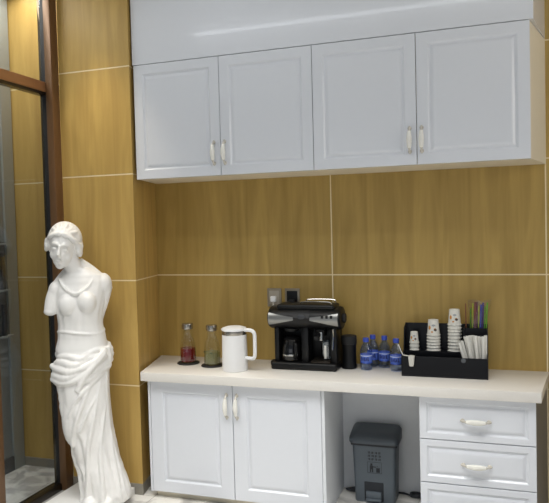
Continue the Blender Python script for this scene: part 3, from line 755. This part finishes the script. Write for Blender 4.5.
b = BM(); loft(b, [rrect(bx-.139, bx+.139, by0-.010, by0+.02, .349, .012), rrect(bx-.141, bx+.141, by0-.013, by0+.02, .3615, .012)]); obj('lid_shadow', b, 'print', t)  # dark strip standing in for the shadow gap under the lid
# printed notice: three rows of small characters and a figure at a waste bin, in a thin frame
b = BM(); fy = lambda z: by0+.003-.005*(z-.12)/.225-.0004
def mark(x0, x1, z0, z1): box(b, bx+x0, bx+x1, fy(z1)-.0008, fy(z0), z0, z1)
for r in range(3):
    for cidx in range(4):
        x = -.036+.021*cidx; z = .302-.020*r
        mark(x, x+.014, z+.009, z+.0115); mark(x, x+.014, z+.003, z+.0052); mark(x+.005+.002*((r+cidx) % 3), x+.0075+.002*((r+cidx) % 3), z-.001, z+.013)
        if (r+cidx) % 2: mark(x, x+.0022, z-.001, z+.0095)
        else: mark(x+.0115, x+.014, z+.001, z+.0095)
for x0, x1, z0, z1 in ((-.04, .045, .250, .2516), (-.04, .045, .183, .1846), (-.04, -.0385, .183, .2516), (.0435, .045, .183, .2516)): mark(x0, x1, z0, z1)
mark(-.022, -.010, .230, .242); mark(-.026, -.006, .206, .229); mark(-.026, -.018, .189, .206); mark(-.014, -.006, .189, .206); mark(-.006, .010, .219, .2245)
mark(.012, .034, .189, .213); mark(.010, .036, .2145, .2175); mark(.016, .021, .224, .229)
obj('notice', b, 'print', body, smooth=False, label='printed notice with a litter symbol')

# loose cable along the back of the niche
b = BM(); P = []
for k in range(70):
    a = k/69*2*PI*3.0; P.append((1.345+.032*math.cos(a)+.0008*k, -.052+.026*math.sin(a)*.9, .008+.012*k/69+.004*math.sin(a*2)))
P += [(1.44, -.028, .008), (1.52, -.024, .007), (1.60, -.024, .007), (1.68, -.028, .008)]
for k in range(70):
    a = PI+k/69*2*PI*3.0; P.append((1.755+.032*math.cos(a), -.052+.026*math.sin(a)*.9, .008+.014*k/69))
tube(b, P, .006, 7); tag(obj('cable', b, 'cable', origin=(1.53, -.05, 0)), 'dark loose cable coiled on the floor behind the bin', 'cable')

# ------------------------------------------------------------------ rack beyond the glass
t = thing('wall_rack', 'dark wall rack with folders seen through the glass at far left', 'rack', (-1.0, -.58, .95))
b = BM(); box(b, -1.0285, -1.02, -.84, -.325, .95, 1.62); obj('backboard', b, 'rack', t)
for z in (.96, 1.28, 1.60):
    b = BM(); box(b, -1.0198, -.965, -.84, -.325, z, z+.012); obj('shelf', b, 'greypost', t)
for k, z in enumerate((.9725, 1.2925)):
    for i in range(9):
        y = -.825+.052*i; h = .22+.04*((i*7+k*3) % 4)/3
        b = BM(); box(b, -1.0195, -.975, y, y+.030, z, z+h, .002)
        box(b, -.9748, -.974, y+.008, y+.022, z+.06, z+.11)
        pale = (i+k) % 4 == 2
        tag(obj('folder', b, 'folderp' if pale else 'folder', origin=(-1, y, z)), ('pale' if pale else 'dark')+' upright folder on the %s shelf of the rack behind the glass' % ('lower' if k == 0 else 'upper'), 'folder', 'folders in the rack behind the glass')

# ------------------------------------------------------------------ light
def area(name, loc, size, power, col, rot=(0, 0, 0), sy=None):
    l = bpy.data.lights.new(name, 'AREA'); l.energy = power; l.color = col; l.size = size
    if sy: l.shape = 'RECTANGLE'; l.size_y = sy
    o = bpy.data.objects.new(name, l); COL.objects.link(o); o.location = loc; o.rotation_euler = rot; return o
area('ceiling_strip', (1.3, -2.0, CEIL-.01), 3.0, 9, (.90, .95, 1), sy=.10)
area('ceiling_strip', (.75, -1.0, CEIL-.01), 1.0, 1.6, (.92, .96, 1), sy=.08)
o = area('ceiling_panel', (1.1, -2.3, CEIL-.03), 3.2, 66, (1, .99, .965), sy=1.6); o.data.spread = math.radians(95)
area('corridor_panel', (-.76, -.95, CEIL-.02), .35, 19, (1, .95, .88), sy=1.4)
area('low_front_fill', (1.6, -6.1, 1.1), 3.6, 13, (.95, .98, 1), rot=(math.radians(80), 0, 0), sy=1.5)  # unseen fill added behind the camera to brighten the base cabinet fronts
area('side_glow', (4.3, -1.5, 2.5), 1.2, 16, (1, .93, .82), rot=(0, math.radians(90), 0), sy=1.6)
sp = bpy.data.lights.new('downlight', 'SPOT'); sp.energy = 50; sp.color = (1, .86, .66); sp.spot_size = math.radians(62); sp.spot_blend = .8; sp.shadow_soft_size = .06
o = bpy.data.objects.new('downlight', sp); COL.objects.link(o); o.location = (-.10, -.78, CEIL-.02)
w = bpy.data.worlds.new('world'); S.world = w; w.use_nodes = True
bg = w.node_tree.nodes['Background']; bg.inputs[0].default_value = (.70, .78, .92, 1); bg.inputs[1].default_value = .25

# ------------------------------------------------------------------ camera
cam = bpy.data.cameras.new('camera'); co = bpy.data.objects.new('camera', cam); COL.objects.link(co); S.camera = co
cam.sensor_fit = 'HORIZONTAL'; cam.sensor_width = 36; cam.lens = 650/549*36; cam.clip_start = .05
R = Matrix(((0.9478470579609595, 0.012494236225383542, 0.3184805312352668), (0.3177199184475729, 0.042273602836388396, -0.9472417832448581), (-0.025298382090976474, 0.9990279458375404, 0.03609924236328725)))
co.matrix_world = Matrix.Translation((2.21998316, -4.03571307, 1.67)) @ R.to_4x4()
S.view_settings.view_transform = 'Standard'; S.view_settings.look = 'None'; S.view_settings.exposure = 0
